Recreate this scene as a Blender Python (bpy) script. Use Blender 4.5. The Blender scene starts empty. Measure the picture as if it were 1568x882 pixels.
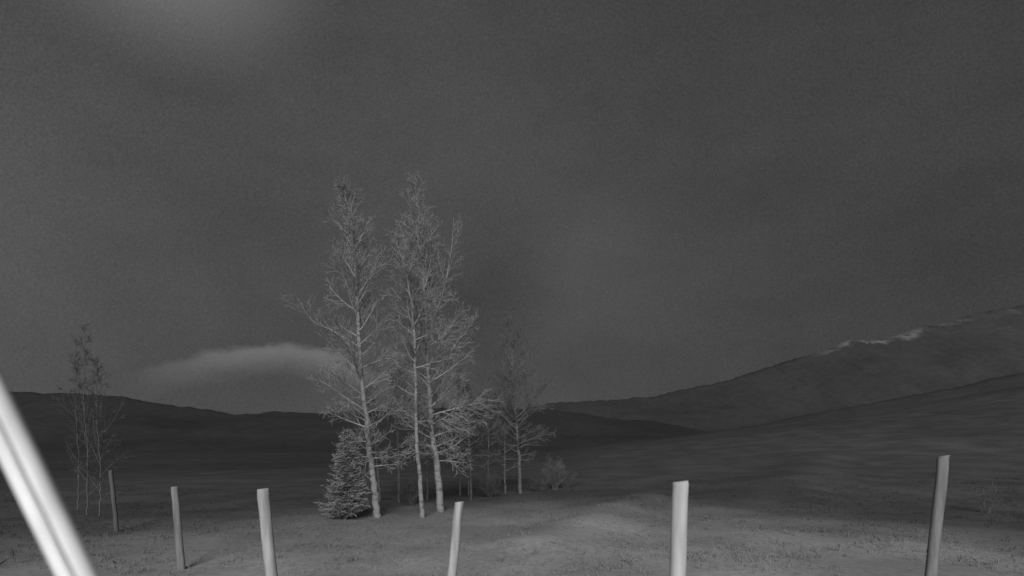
import bpy, math, random
import numpy as np
from mathutils import Vector, noise, Matrix
S = bpy.context.scene
R = math.radians

# ------------------------------------------------------------------ helpers
def mat(name, c1, c2, scale=3.0, rough=0.9, detail=6.0, stretch=(1,1,1), bump=0.0, lo=0.35, hi=0.65, bscale=None):
    m = bpy.data.materials.new(name); m.use_nodes = True
    nt = m.node_tree; N = nt.nodes; L = nt.links
    b = N["Principled BSDF"]; b.inputs["Roughness"].default_value = rough
    b.inputs["Specular IOR Level"].default_value = 0.15
    tc = N.new("ShaderNodeTexCoord"); mp = N.new("ShaderNodeMapping"); mp.inputs["Scale"].default_value = stretch
    nz = N.new("ShaderNodeTexNoise"); nz.inputs["Scale"].default_value = scale; nz.inputs["Detail"].default_value = detail
    cr = N.new("ShaderNodeValToRGB")
    cr.color_ramp.elements[0].position = lo; cr.color_ramp.elements[1].position = hi
    cr.color_ramp.elements[0].color = (c1, c1, c1, 1); cr.color_ramp.elements[1].color = (c2, c2, c2, 1)
    L.new(tc.outputs["Object"], mp.inputs[0]); L.new(mp.outputs[0], nz.inputs["Vector"])
    L.new(nz.outputs["Fac"], cr.inputs[0]); L.new(cr.outputs[0], b.inputs["Base Color"])
    if bump:
        bp = N.new("ShaderNodeBump"); bp.inputs["Strength"].default_value = bump
        L.new(nz.outputs["Fac"], bp.inputs["Height"]); L.new(bp.outputs[0], b.inputs["Normal"])
    return m

def mesh_obj(name, verts, faces, m, smooth=True, parent=None):
    me = bpy.data.meshes.new(name); me.from_pydata([tuple(v) for v in verts], [], faces)
    if smooth: me.polygons.foreach_set("use_smooth", [True]*len(me.polygons))
    me.update()
    o = bpy.data.objects.new(name, me); S.collection.objects.link(o)
    ms = m if isinstance(m, (list, tuple)) else [m]
    for k in ms: me.materials.append(k)
    if parent: o.parent = parent
    return o

def sstep(a, b, x):
    t = min(1, max(0, (x-a)/(b-a))); return t*t*(3-2*t)

# ------------------------------------------------------------------ terrain height (metres)
def seg_dist(x, y, ax, ay, bx, by):
    vx, vy = bx-ax, by-ay
    t = max(0, min(1, ((x-ax)*vx+(y-ay)*vy)/(vx*vx+vy*vy)))
    return math.hypot(x-ax-vx*t, y-ay-vy*t), t

def g(x, y):
    r = math.hypot(x, y)
    xx = max(0, x-4)
    crest = 1.6*sstep(-5, 10, x) + 0.088*xx + 0.0006*xx*xx
    crest = min(crest, 30)
    z = crest*sstep(14, 90, y)*(1-sstep(110, 420, r))
    z += 0.30*noise.noise((x*0.07, y*0.07, 0))*sstep(12, 30, r)
    z += 0.05*noise.noise((x*0.5, y*0.5, 4))*(1-sstep(40, 80, r))
    d, t = seg_dist(x, y, 0.6, 13.5, 6.0, 26)
    z += 0.24*math.exp(-(d/1.0)**2)
    d, t = seg_dist(x, y, 11.5, 26, 26, 50)
    z += 0.35*math.exp(-(d/2.4)**2)
    z *= sstep(2, 9, r)
    return z

radii = [0.0]
r = 0.6
while r < 7000:
    radii.append(r); r = r*1.035+0.08
NA = 420
angs = []
for i in range(NA):
    u = i/NA*2-1
    angs.append(math.pi*(0.45*u+0.55*u**3))
verts = [(0, 0, g(0, 0))]; faces = []
for r in radii[1:]:
    for a in angs:
        x = r*math.sin(a); y = r*math.cos(a); verts.append((x, y, g(x, y)))
for i in range(NA):
    faces.append((0, 1+(i+1) % NA, 1+i))
for k in range(len(radii)-2):
    b0 = 1+k*NA; b1 = b0+NA
    for i in range(NA):
        j = (i+1) % NA
        faces.append((b0+i, b0+j, b1+j, b1+i))

def nd(nt, t, **k):
    n = nt.nodes.new(t)
    for a, v in k.items(): setattr(n, a, v)
    return n
def M(nt, op, a, b=None, c=None, clamp=False):
    n = nt.nodes.new("ShaderNodeMath"); n.operation = op; n.use_clamp = clamp
    for i, v in enumerate((a, b, c)):
        if v is None: continue
        if isinstance(v, (int, float)): n.inputs[i].default_value = v
        else: nt.links.new(v, n.inputs[i])
    return n.outputs[0]
def NZ(nt, vec, scale, detail=5, rough=0.55, stretch=None):
    if stretch:
        mp = nt.nodes.new("ShaderNodeMapping"); mp.inputs["Scale"].default_value = stretch
        nt.links.new(vec, mp.inputs[0]); vec = mp.outputs[0]
    n = nt.nodes.new("ShaderNodeTexNoise"); n.inputs["Scale"].default_value = scale
    n.inputs["Detail"].default_value = detail; n.inputs["Roughness"].default_value = rough
    nt.links.new(vec, n.inputs["Vector"]); return n.outputs["Fac"]
def MR(nt, v, a, b, c, d, smooth=True):
    n = nt.nodes.new("ShaderNodeMapRange"); n.interpolation_type = 'SMOOTHSTEP' if smooth else 'LINEAR'
    nt.links.new(v, n.inputs[0])
    for i, k in enumerate((a, b, c, d)): n.inputs[i+1].default_value = k
    return n.outputs[0]

# ground material : dry grass with lamp falloff painted in, pale near, darker further out
def ground_albedo(nt, gain=1.0):
    L = nt.links
    P = nd(nt, "ShaderNodeTexCoord").outputs["Object"]
    sx = nd(nt, "ShaderNodeSeparateXYZ"); L.new(P, sx.inputs[0])
    X, Y = sx.outputs[0], sx.outputs[1]
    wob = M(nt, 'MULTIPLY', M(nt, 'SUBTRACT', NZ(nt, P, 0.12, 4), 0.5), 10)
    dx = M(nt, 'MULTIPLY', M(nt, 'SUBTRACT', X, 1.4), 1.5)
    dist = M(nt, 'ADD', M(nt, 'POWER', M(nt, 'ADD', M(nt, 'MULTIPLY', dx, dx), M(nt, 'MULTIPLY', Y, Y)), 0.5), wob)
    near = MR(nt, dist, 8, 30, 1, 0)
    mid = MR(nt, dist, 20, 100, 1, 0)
    n1 = MR(nt, NZ(nt, P, 0.35, 5, 0.55), 0.3, 0.7, 0.82, 1.16)
    n2 = MR(nt, NZ(nt, P, 6.0, 4, 0.6), 0.25, 0.75, 0.85, 1.15)
    n3 = MR(nt, NZ(nt, P, 0.03, 6, 0.6, (1, 0.45, 1)), 0.35, 0.65, 0.90, 1.12)
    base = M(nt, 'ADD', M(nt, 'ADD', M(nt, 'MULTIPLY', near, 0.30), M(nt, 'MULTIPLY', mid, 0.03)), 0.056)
    rt = MR(nt, X, 0, 40, 0.0, 0.018)
    base = M(nt, 'ADD', base, rt)
    al = M(nt, 'MULTIPLY', M(nt, 'MULTIPLY', M(nt, 'MULTIPLY', M(nt, 'MULTIPLY', base, n1), n2), n3), gain)
    cc = nd(nt, "ShaderNodeCombineColor")
    for i in range(3): L.new(al, cc.inputs[i])
    return P, cc.outputs[0]
def gmat(name, gain, bump):
    gm = bpy.data.materials.new(name); gm.use_nodes = True
    nt = gm.node_tree; b = nt.nodes["Principled BSDF"]
    b.inputs["Roughness"].default_value = 1; b.inputs["Specular IOR Level"].default_value = 0.0
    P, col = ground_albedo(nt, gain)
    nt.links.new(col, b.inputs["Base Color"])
    if bump:
        bp = nd(nt, "ShaderNodeBump"); bp.inputs["Strength"].default_value = 0.2; bp.inputs["Distance"].default_value = 0.05
        nt.links.new(NZ(nt, P, 3, 5, 0.6), bp.inputs["Height"]); nt.links.new(bp.outputs[0], b.inputs["Normal"])
    return gm
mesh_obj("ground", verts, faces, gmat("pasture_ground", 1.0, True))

# ------------------------------------------------------------------ hills
def interp(pts, x):
    if x <= pts[0][0]: return pts[0][1]
    for (a, za), (c, zc) in zip(pts, pts[1:]):
        if x <= c: return za+(zc-za)*(x-a)/(c-a)
    return pts[-1][1]
def hill(name, pts, Y0, depth, m, nx=500, ny=60, rough=1.0, seed=0.0, relief=.28):
    x0, x1 = pts[0][0], pts[-1][0]
    V = []; F = []; A = []
    for j in range(ny+1):
        s = j/ny*2-1
        for i in range(nx+1):
            x = x0+(x1-x0)*i/nx
            z = interp(pts, x)
            z += rough*(10*noise.fractal((x*0.006+seed, 1.3, 0), 1.0, 2.0, 5)+3.5*noise.fractal((x*.045, seed, 5), 1.0, 2.0, 3))
            prof = (1-abs(s))**1.15
            y = Y0+s*depth
            zz = z*prof - 6
            rr = (1-prof)*prof*4
            zz += rr*z*relief*noise.fractal((x*0.004+seed, y*0.003, 2), 1.0, 2.0, 5)
            V.append((x, y, zz)); A.append(prof)
    for j in range(ny):
        for i in range(nx):
            a = j*(nx+1)+i; F.append((a, a+1, a+nx+2, a+nx+1))
    o = mesh_obj(name, V, F, m)
    at = o.data.attributes.new("ridge", 'FLOAT', 'POINT'); at.data.foreach_set("value", A)
    return o
def hill_mat(name, a, bb, snow=False):
    m = bpy.data.materials.new(name); m.use_nodes = True
    nt = m.node_tree; L = nt.links; b = nt.nodes["Principled BSDF"]
    b.inputs["Roughness"].default_value = 1; b.inputs["Specular IOR Level"].default_value = 0
    P = nd(nt, "ShaderNodeTexCoord").outputs["Object"]
    f = M(nt, 'MULTIPLY', MR(nt, NZ(nt, P, 0.006, 6, 0.55), 0.3, 0.7, a, bb), MR(nt, NZ(nt, P, 0.06, 4, 0.7), 0.3, 0.7, 0.88, 1.12))
    if snow:
        at = nd(nt, "ShaderNodeAttribute"); at.attribute_name = "ridge"
        sx = nd(nt, "ShaderNodeSeparateXYZ"); L.new(P, sx.inputs[0])
        alt = MR(nt, sx.outputs[2], 310, 360, 0, 1)
        lim = M(nt, 'ADD', at.outputs["Fac"], M(nt, 'MULTIPLY', M(nt, 'SUBTRACT', NZ(nt, P, 0.022, 6, 0.7, (1, 0.4, 1.0)), 0.5), 0.30))
        mk = M(nt, 'MULTIPLY', MR(nt, lim, 0.935, 0.985, 0, 1), alt)
        mk = M(nt, 'MULTIPLY', mk, MR(nt, NZ(nt, P, 0.011, 4, 0.6), 0.38, 0.58, 0.12, 1))
        mk = M(nt, 'MULTIPLY', mk, MR(nt, sx.outputs[0], 1300, 1650, 1, 0.3))
        f = M(nt, 'ADD', f, M(nt, 'MULTIPLY', mk, 0.13))
    cc = nd(nt, "ShaderNodeCombineColor")
    for i in range(3): L.new(f, cc.inputs[i])
    L.new(cc.outputs[0], b.inputs["Base Color"])
    return m
hill("mountain_ridge", [(-900, 60), (-187, 113), (147, 172), (480, 195), (613, 224), (813, 273), (1035, 342), (1147, 388), (1200, 384), (1280, 396), (1369, 424),
     (1547, 469), (1680, 500), (1742, 509), (2146, 558), (3200, 610)], 2000, 900, hill_mat("forest_slope_snow", 0.046, 0.055, True), nx=900, seed=3, relief=.08)  # slope albedo lifted towards the sky tone in place of haze
hill("hills", [(-3600, 210), (-1531, 148), (-1220, 150), (-1033, 146), (-924, 134), (-815, 118), (-706, 104), (-660, 94), (-566, 103), (-442, 100), (-286, 108), (-131, 114),
     (103, 103), (336, 78), (570, 40), (800, 4)], 1400, 600, hill_mat("forest_slope", 0.035, 0.043), nx=700, rough=0.6, seed=8, relief=.08)  # forest tone brightened to stand in for mist
hill("hills", [(-200, 0), (60, 14), (240, 30), (420, 54), (620, 90), (820, 132), (1000, 165), (1500, 230), (2200, 260)], 1000, 420, hill_mat("grass_slope", 0.042, 0.056), nx=500, rough=0.4, seed=5, relief=.08)

# ------------------------------------------------------------------ tubes
class Tubes:
    def __init__(s): s.V = []; s.F = []; s.mi = []
    def add(s, pts, rad, sides=3, mi=0):
        base = len(s.V); n = len(pts)
        for k in range(n):
            if k == 0: d = pts[1]-pts[0]
            elif k == n-1: d = pts[-1]-pts[-2]
            else: d = pts[k+1]-pts[k-1]
            d = d.normalized()
            u = d.cross(Vector((0.3, 1, 0.1))) 
            if u.length < 1e-3: u = d.cross(Vector((1, 0, 0)))
            u.normalize(); w = d.cross(u)
            for i in range(sides):
                a = 2*math.pi*i/sides
                s.V.append(pts[k]+(u*math.cos(a)+w*math.sin(a))*rad[k])
        for k in range(n-1):
            for i in range(sides):
                j = (i+1) % sides
                s.F.append((base+k*sides+i, base+k*sides+j, base+(k+1)*sides+j, base+(k+1)*sides+i)); s.mi.append(mi)
    def obj(s, name, mats, parent=None):
        o = mesh_obj(name, s.V, s.F, mats, parent=parent)
        o.data.polygons.foreach_set("material_index", s.mi)
        return o

def spline(ctrl, n):
    c = [Vector(p) for p in ctrl]; c = [c[0]*2-c[1]]+c+[c[-1]*2-c[-2]]
    out = []; m = len(c)-3
    for k in range(n+1):
        t = k/n*m; i = min(int(t), m-1); f = t-i
        a, b_, d, e = c[i:i+4]
        out.append(0.5*((2*b_)+(d-a)*f+(2*a-5*b_+4*d-e)*f*f+(3*b_-a-3*d+e)*f**3))
    return out

RMIN = 0.0056
def branch(T, rng, p, d, L, r, level, mi, up=0.25, dens=1.0):
    n = 6 if level == 1 else (4 if level == 2 else 2)
    pts = [p.copy()]; dd = d.normalized()
    for k in range(n):
        wig = (0, 0.08, 0.085, 0.11, .13)[level]
        dd = (dd+Vector((rng.gauss(0, wig), rng.gauss(0, wig), rng.gauss(0, wig)+up*0.35))).normalized()
        pts.append(pts[-1]+dd*(L/n))
    rad = [max(RMIN, r*(1-0.8*k/n)) for k in range(n+1)]
    T.add(pts, rad, 5 if level == 1 else 3, mi)
    if level >= 4 or L < 0.14: return
    cnt = int(max(3, L*dens*(7.5 if level == 1 else 6.5)))
    if level == 3: cnt = 2
    for c in range(cnt):
        s = 0.15+0.85*(c+rng.random())/cnt
        k = min(int(s*n), n-1); f = s*n-k
        q = pts[k].lerp(pts[k+1], min(1, f))
        ax = (pts[k+1]-pts[k]).normalized()
        v = Vector((rng.gauss(0, 1), rng.gauss(0, 1), rng.gauss(0.15, 0.8)))
        v = (v-ax*v.dot(ax)).normalized()
        nd_ = (ax*0.85+v*0.62).normalized()
        l2 = L*(0.50 if level == 1 else 0.55)*(1.15-s*0.75)*rng.uniform(0.6, 1.3)
        branch(T, rng, q, nd_, max(l2, .14), max(RMIN, rad[k]*0.6), level+1, mi, up, dens)

def aspen(name, ctrl, r0, seed, nb, maxL, mats, t0=0.22, dens=1.0, prof=None, limbs=(), lowang=80, topang=36):
    rng = random.Random(seed); T = Tubes()
    n = 46
    pts = spline(ctrl, n)
    pts = [p+Vector((rng.gauss(0, .012), rng.gauss(0, .02), 0)) for p in pts]
    rad = [max(0.010, r0*((1-k/n)**0.8)) for k in range(n+1)]
    rad[0] *= 1.35; rad[1] *= 1.1
    T.add(pts, rad, 10, 0)
    def pos(t):
        k = min(int(t*n), n-1); return pts[k].lerp(pts[k+1], t*n-k), rad[k]
    for i in range(nb):
        t = t0+(0.99-t0)*((i+rng.random())/nb)**0.95
        p, rr = pos(t)
        az = i*2.399+rng.gauss(0, .4)
        u = (t-t0)/(1-t0)
        pr = prof(u) if prof else (0.55+1.5*u if u < 0.3 else ((1-u)/.7)**0.75)
        Lb = maxL*max(0.18, pr)*rng.uniform(0.6, 1.15)
        ang = R(lowang+(topang-lowang)*min(1, u*1.4)+rng.gauss(0, 7))
        d = Vector((math.cos(az)*math.sin(ang), math.sin(az)*math.sin(ang), math.cos(ang)))
        branch(T, rng, p, d, Lb, min(rr*0.6, 0.013+0.011*Lb), 1, 1, up=0.14 if u > 0.25 else 0.02, dens=dens)
    for (a, ctrl2, rl) in limbs:
        lp = spline(ctrl2, 14); lr = [max(0.009, rl*(1-k/14)**0.8) for k in range(15)]
        T.add(lp, lr, 6, 0)
        for i in range(a):
            t = 0.18+0.8*(i+rng.random())/a; k = min(int(t*14), 13)
            ax = (lp[k+1]-lp[k]).normalized()
            v = Vector((rng.gauss(0, 1), rng.gauss(0, 1), rng.gauss(.2, .7))); v = (v-ax*v.dot(ax)).normalized()
            branch(T, rng, lp[k], ax*.8+v*.7, rng.uniform(.5, 1.1)*(1.2-t*.6), lr[k]*.5, 2, 1, up=.12, dens=dens)
    return T.obj(name, mats)

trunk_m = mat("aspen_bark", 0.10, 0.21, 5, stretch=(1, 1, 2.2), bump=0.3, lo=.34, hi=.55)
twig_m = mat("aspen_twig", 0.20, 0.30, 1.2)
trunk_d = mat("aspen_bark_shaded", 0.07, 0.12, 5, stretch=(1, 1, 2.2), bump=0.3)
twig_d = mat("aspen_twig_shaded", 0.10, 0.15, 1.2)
trunk_f = mat("willow_bark_unlit", 0.082, 0.10, 4)  # low albedo paints these stems as standing out of the light

def zg(x, y): return g(x, y)
aspen("aspen_tree", [(-4.33, 19, zg(-4.33, 19)-.15), (-4.47, 19, 1.1), (-4.62, 19, 2.4), (-4.9, 19, 4.94), (-5.05, 19, 7.69), (-5.19, 19.05, 9.5), (-5.47, 19, 10.8)],
      0.125, 11, 84, 1.75, [trunk_m, twig_m], t0=0.25,
      limbs=[(16, [(-4.95, 19, 5.25), (-5.6, 18.8, 5.95), (-6.3, 18.6, 6.3), (-6.75, 18.5, 7.0)], 0.042),
             (12, [(-5.05, 19, 7.0), (-4.6, 18.8, 7.7), (-4.2, 18.7, 8.4)], 0.035),
             (10, [(-5.03, 19, 6.9), (-5.5, 19.2, 7.9), (-5.75, 19.3, 8.9)], 0.035)])
aspen("aspen_tree", [(-2.48, 20.5, zg(-2.48, 20.5)-.15), (-2.6, 20.5, 1.6), (-2.83, 20.5, 3.34), (-3.01, 20.5, 6.98), (-3.17, 20.5, 9.5), (-3.4, 20.5, 11.6)],
      0.135, 23, 96, 2.25, [trunk_m, twig_m], t0=0.22,
      limbs=[(18, [(-2.98, 20.5, 6.1), (-2.4, 20.3, 7.6), (-2.1, 20.2, 9.0), (-2.0, 20.2, 10.2)], 0.045),
             (16, [(-2.9, 20.5, 4.5), (-2.0, 20.7, 5.9), (-1.2, 20.8, 7.0)], 0.038),
             (10, [(-3.1, 20.5, 8.3), (-3.6, 20.4, 9.2), (-3.95, 20.4, 10.2)], 0.035)])
aspen("aspen_tree", [(-2.87, 19, zg(-2.87, 19)-.15), (-2.98, 19, 1.3), (-3.10, 19, 2.83), (-3.12, 19, 4.94), (-3.25, 19.1, 6.8), (-3.5, 19.2, 8.2), (-3.8, 19.2, 9.0)],
      0.080, 37, 40, 1.3, [trunk_m, twig_m], t0=0.34, dens=.8)
z = zg(.43, 30)
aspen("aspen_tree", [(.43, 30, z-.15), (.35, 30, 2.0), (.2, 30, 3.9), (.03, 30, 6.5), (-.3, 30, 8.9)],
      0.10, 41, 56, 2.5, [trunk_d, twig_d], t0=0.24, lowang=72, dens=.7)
rngs = random.Random(5)
for (x, y, h, r_) in [(-4.6, 24, 5.2, .06), (-2.55, 29, 6.2, .055), (-2.1, 28.5, 4.0, .05), (-1.2, 29.5, 5.0, .05), (-0.35, 30, 4.2, .05), (-3.6, 25, 5.5, .05), (-5.6, 25, 4.6, .05), (-1.75, 25.5, 4.8, .05)]:
    z = zg(x, y)
    lean = rngs.uniform(-.5, .1)
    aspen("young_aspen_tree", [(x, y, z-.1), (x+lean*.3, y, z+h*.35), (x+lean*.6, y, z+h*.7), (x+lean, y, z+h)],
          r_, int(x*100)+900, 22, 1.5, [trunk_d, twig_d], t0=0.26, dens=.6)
for (x, y, h, s) in [(-15.2, 21, 6.6, 3), (-14.4, 20.5, 5.4, 4), (-17.0, 23, 6.4, 6)]:
    z = zg(x, y)
    aspen("willow_tree", [(x, y, z-.1), (x+.05, y, z+h*.3), (x-.1, y, z+h*.65), (x-.05, y, z+h)],
          .024, s, 18, 1.6, [trunk_f, trunk_f], t0=0.10, dens=.42, lowang=45, topang=22)

# ------------------------------------------------------------------ shrubs
shrub_m = mat("shrub_twig", 0.11, 0.18, 2)
shrub_dm = mat("shrub_twig_dark", 0.08, 0.12, 2)
def shrub(x, y, h, w, seed, m, n=20):
    rng = random.Random(seed); T = Tubes(); z = zg(x, y)
    for i in range(n):
        a = rng.uniform(0, 6.283); q = rng.uniform(0, .25)*w
        p = Vector((x+math.cos(a)*q, y+math.sin(a)*q, z-.05))
        d = Vector((math.cos(a)*w/h*rng.uniform(.1, .8), math.sin(a)*w/h*rng.uniform(.1, .8), 1))
        branch(T, rng, p, d, h*rng.uniform(.6, 1.05), .009, 2, 0, up=.15, dens=1.0)
    T.obj("shrub", [m])
for a in [(2.35, 32, 1.7, .7, 1, shrub_m), (3.0, 33, 1.0, .8, 2, shrub_dm), (17.0, 21, 1.1, .9, 5, shrub_dm, 9), (-1.0, 27, 1.3, .9, 6, shrub_dm), (-3.9, 22.5, 1.1, .8, 7, shrub_dm),
          (1.4, 31, .9, .8, 8, shrub_dm), (-6.2, 20.5, .9, .7, 9, shrub_dm)]:
    shrub(*a)

# ------------------------------------------------------------------ small spruce
def spruce(name, x, y, h, rad0, seed, m, mt):
    rng = random.Random(seed); z0 = zg(x, y)
    T = Tubes(); T.add([Vector((x, y, z0-.1)), Vector((x+.02, y, z0+h*.5)), Vector((x+.08, y, z0+h))], [.06, .035, .008], 7, 0)
    V = T.V; F = T.F; mi = T.mi
    nl = 40
    for k in range(nl):
        t = (k+rng.random()*.6)/nl
        zz = z0+.10+(h-.18)*t; Lr = rad0*(1-t)**.7*(.8+.5*noise.noise((k*.35, 0, seed)))+.06
        for j in range(12 if t < .8 else 6):
            a = rng.uniform(0, 6.283); Lb = Lr*rng.uniform(.5, 1.15)
            d = Vector((math.cos(a), math.sin(a), rng.uniform(-.05, .5)+t*.35)).normalized()
            p = Vector((x+.08*t, y, zz)); nn = max(3, int(Lb/.06))
            T.add([p, p+d*Lb], [.010, .004], 3, 1)
            side = d.cross(Vector((0, 0, 1))).normalized()
            for s in range(nn):
                f = (s+1)/nn; q = p+d*Lb*f
                for sg in (-1, 1, 0):
                    tl = .11+.13*(1-f)*Lb
                    dr = (d*.6+side*sg*.8+Vector((0, 0, rng.uniform(-.45, .45)))).normalized()
                    e = q+dr*tl*rng.uniform(.7, 1.2)
                    up = Vector((rng.uniform(-1, 1), rng.uniform(-1, 1), rng.uniform(-1, 1))).cross(dr).normalized()*.012
                    b0 = len(V); V.extend([q-up, q+up, e+up*.4, e-up*.4]); F.append((b0, b0+1, b0+2, b0+3)); mi.append(1)
    return T.obj(name, [mt, m])
needle = mat("spruce_needles", 0.16, 0.24, 3)
spruce("spruce_tree", -5.22, 18.4, 2.85, .84, 3, needle, trunk_d)

# ------------------------------------------------------------------ fence posts
def post(x, y, top, rad, lean, m, seed):
    rng = random.Random(seed); V = []; F = []; ns = 20
    zb = zg(x, y)-.3; H = top-zb
    hs = [0, .1, .25, .4, .55, .7, .85, .94, .985, 1.0]
    rs = [1.04, 1.03, 1.02, 1.0, 1.0, .99, .985, .98, .975, .93]
    lob = [1+rng.gauss(0, .025) for _ in range(ns)]
    for h, rr in zip(hs, rs):
        ox, oy = rng.gauss(0, .003), rng.gauss(0, .003)
        for i in range(ns):
            a = 2*math.pi*i/ns; q = rad*rr*lob[i]
            tilt = .008*math.cos(a) if h > .9 else 0
            V.append((x+lean*(zb+H*h-top)+ox+q*math.cos(a), y+oy+q*math.sin(a), zb+H*h+tilt))
    n = len(hs)
    for k in range(n-1):
        for i in range(ns):
            j = (i+1) % ns; F.append((k*ns+i, k*ns+j, (k+1)*ns+j, (k+1)*ns+i))
    c = len(V); V.append((x, y, top)); 
    for i in range(ns): F.append(((n-1)*ns+i, (n-1)*ns+(i+1) % ns, c))
    return mesh_obj("fence_post", V, F, m)
pm1 = mat("post_wood_pale", 0.33, 0.48, 14, stretch=(1, 1, .12), bump=.3)  # pale to dark post tones paint infrared lamp falloff into the wood
pm2 = mat("post_wood_mid", 0.25, 0.40, 14, stretch=(1, 1, .12), bump=.3)
pm3 = mat("post_wood_grey", 0.13, 0.21, 14, stretch=(1, 1, .12), bump=.3)
pm4 = mat("post_wood_dark", 0.07, 0.095, 14, stretch=(1, 1, .12), bump=.3)
post(1.433, 5.0, 1.94, .069, .028, pm1, 1)
post(-.765, 8.5, 1.463, .066, .10, pm2, 2)
post(-3.18, 7.5, 1.717, .073, -.10, pm2, 3)
post(-6.32, 11, 1.53, .066, -.09, pm3, 4)
post(-10.93, 16, 1.67, .055, -.10, pm4, 5)
post(5.51, 7.5, 2.14, .068, .11, pm3, 6)

# ------------------------------------------------------------------ leaning metal pole close to the camera
pole_m = mat("painted_metal", 0.72, 0.88, 6, rough=.45, stretch=(3, 3, .4))
d = Vector((.162, 0, -.333)).normalized(); p0 = Vector((-.964, 1.2, 2.11))
a_ = p0-d*1.5; b_ = p0+d*2.25
side = Vector((0, 1, 0)).cross(d).normalized()
pole = bpy.data.objects.new("metal_pole", None); S.collection.objects.link(pole)
def tube(name, off, yo, r_, m):
    T = Tubes(); k = 24
    pts = [a_.lerp(b_, i/k)+side*off+Vector((0, yo, 0)) for i in range(k+1)]
    T.add(pts, [r_]*(k+1), 20, 0); return T.obj(name, [m], pole)
tube("pipe", 0, 0, .030, pole_m)
tube("conduit", .012, -.026, .009, pole_m)
tube("cable", -.010, -.031, .0045, mat("cable_grey", .45, .6, 8))

# ------------------------------------------------------------------ grass
rnd = random.Random(8)
V = []; F = []
for c in range(6500):
    y = 8.5+26*rnd.random()**1.5; x = rnd.uniform(-.95, .95)*y
    if noise.noise((x*.35, y*.35, 7)) < rnd.uniform(-.45, .25): continue
    z = g(x, y)
    hgt = rnd.uniform(.04, .10)*(1+.8*max(0, noise.noise((x*.2, y*.2, 3))))
    for k in range(rnd.randint(5, 10)):
        a = rnd.uniform(0, 6.283); q = rnd.uniform(0, .25)
        px, py = x+math.cos(a)*q, y+math.sin(a)*q
        h = hgt*rnd.uniform(.6, 1.3); lx, ly = rnd.gauss(0, .7)*h, rnd.gauss(0, .7)*h
        w = .004+.0002*y; b0 = len(V); an = rnd.uniform(0, 3.14); wx, wy = math.cos(an)*w, math.sin(an)*w
        V += [(px-wx, py-wy, z-.02), (px+wx, py+wy, z-.02), (px+lx*.4+wx*.6, py+ly*.4+wy*.6, z+h*.6), (px+lx, py+ly, z+h), (px+lx*.4-wx*.6, py+ly*.4-wy*.6, z+h*.6)]
        F.append((b0, b0+1, b0+2, b0+3, b0+4))
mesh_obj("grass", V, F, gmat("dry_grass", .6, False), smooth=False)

# ------------------------------------------------------------------ world : overcast night sky
w = bpy.data.worlds.new("World"); S.world = w; w.use_nodes = True
nt = w.node_tree; L = nt.links; bg = nt.nodes["Background"]
sky = nd(nt, "ShaderNodeTexSky"); sky.sky_type = 'NISHITA'; sky.sun_disc = False
sky.sun_elevation = R(22); sky.sun_rotation = R(180) 
bw = nd(nt, "ShaderNodeRGBToBW"); L.new(sky.outputs[0], bw.inputs[0])
D = nd(nt, "ShaderNodeTexCoord").outputs["Generated"]
sx = nd(nt, "ShaderNodeSeparateXYZ"); L.new(D, sx.inputs[0])
az = M(nt, 'ARCTAN2', sx.outputs[0], sx.outputs[1])
el = M(nt, 'ARCSINE', sx.outputs[2])
n1 = MR(nt, NZ(nt, D, 1.7, 3, .5), .3, .7, .86, 1.16)
n2 = MR(nt, NZ(nt, D, 5.0, 5, .6, (1, 1, 2)), .3, .7, .92, 1.08)
n3 = MR(nt, NZ(nt, D, 380, 1, .8), .25, .75, .80, 1.20, False)
azf = MR(nt, az, -.75, .95, 1.24, .70, False)
cl = M(nt, 'MULTIPLY', M(nt, 'MULTIPLY', M(nt, 'MULTIPLY', n1, n2), n3), azf)
cn = NZ(nt, D, 9, 4, .6, (1, 1, 2.5))
wv = M(nt, 'MULTIPLY', M(nt, 'SUBTRACT', cn, .5), .045)
da = M(nt, 'ADD', az, .37)
top = M(nt, 'ADD', M(nt, 'SUBTRACT', .172, M(nt, 'MULTIPLY', M(nt, 'MULTIPLY', da, da), 1.5)), wv)
e = M(nt, 'SUBTRACT', el, top)
mk = M(nt, 'MULTIPLY', MR(nt, e, -.012, .004, 1, 0), MR(nt, e, -.062, -.010, 0, 1))
mk = M(nt, 'MULTIPLY', mk, M(nt, 'MULTIPLY', MR(nt, az, -.60, -.42, 0, 1), MR(nt, az, -.28, -.19, 1, 0)))
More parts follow.
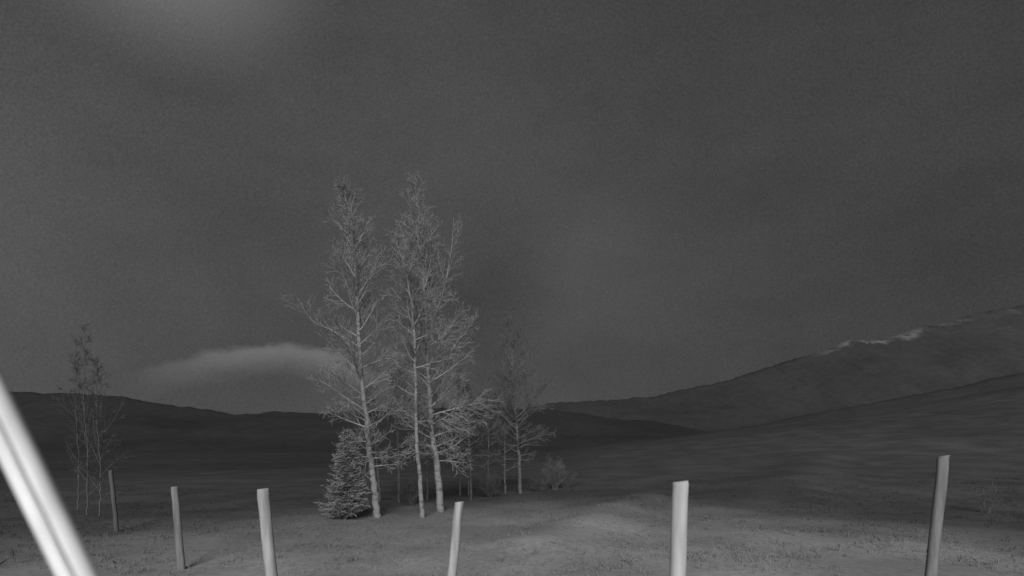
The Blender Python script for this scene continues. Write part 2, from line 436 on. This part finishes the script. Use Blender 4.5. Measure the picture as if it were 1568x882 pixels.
def veil(a0, e0, rad, ks):
    va = M(nt, 'SUBTRACT', az, a0); ve = M(nt, 'SUBTRACT', el, e0)
    vd = M(nt, 'POWER', M(nt, 'ADD', M(nt, 'MULTIPLY', va, va), M(nt, 'MULTIPLY', M(nt, 'MULTIPLY', ve, ve), ks)), .5)
    vd = M(nt, 'ADD', vd, M(nt, 'MULTIPLY', M(nt, 'SUBTRACT', n2, 1.0), rad*.5))
    return MR(nt, vd, 0, rad, 1, 0)
tot = M(nt, 'MULTIPLY', cl, .54)
tot = M(nt, 'ADD', tot, M(nt, 'MULTIPLY', M(nt, 'MULTIPLY', mk, MR(nt, cn, .3, .7, .8, 1.1)), .85))
tot = M(nt, 'ADD', tot, M(nt, 'MULTIPLY', veil(-.54, .67, .28, 2.2), 1.1))  # lens glow painted into the sky as a bright patch
tot = M(nt, 'ADD', tot, M(nt, 'MULTIPLY', veil(.16, .28, .22, 1), .13))
tot = M(nt, 'ADD', tot, M(nt, 'MULTIPLY', veil(-.80, .14, .45, 1), .14))
tot = M(nt, 'SUBTRACT', tot, M(nt, 'MULTIPLY', veil(-.05, .27, .16, .6), .10))
tot = M(nt, 'ADD', tot, M(nt, 'MULTIPLY', bw.outputs[0], .02))
cc = nd(nt, "ShaderNodeCombineColor")
for i in range(3): L.new(tot, cc.inputs[i])
L.new(cc.outputs[0], bg.inputs[0]); bg.inputs[1].default_value = 0.1

sl = bpy.data.lights.new("sun", 'SUN'); sl.energy = 3.4; sl.angle = R(24); sl.color = (1, 1, 1)
so = bpy.data.objects.new("sun", sl); S.collection.objects.link(so)
so.rotation_euler = (R(68), 0, R(0))

cam = bpy.data.cameras.new("camera"); co = bpy.data.objects.new("camera", cam); S.collection.objects.link(co)
co.location = (0, 0, 2.2); co.rotation_euler = (R(90), 0, 0)
cam.sensor_width = 36; cam.lens = 20.66; cam.shift_y = .159; cam.clip_end = 12000; cam.clip_start = .05
cam.dof.use_dof = True; cam.dof.focus_distance = 12; cam.dof.aperture_fstop = 1.1
S.camera = co
S.view_settings.view_transform = 'Standard'; S.view_settings.look = 'None'; S.view_settings.exposure = 0
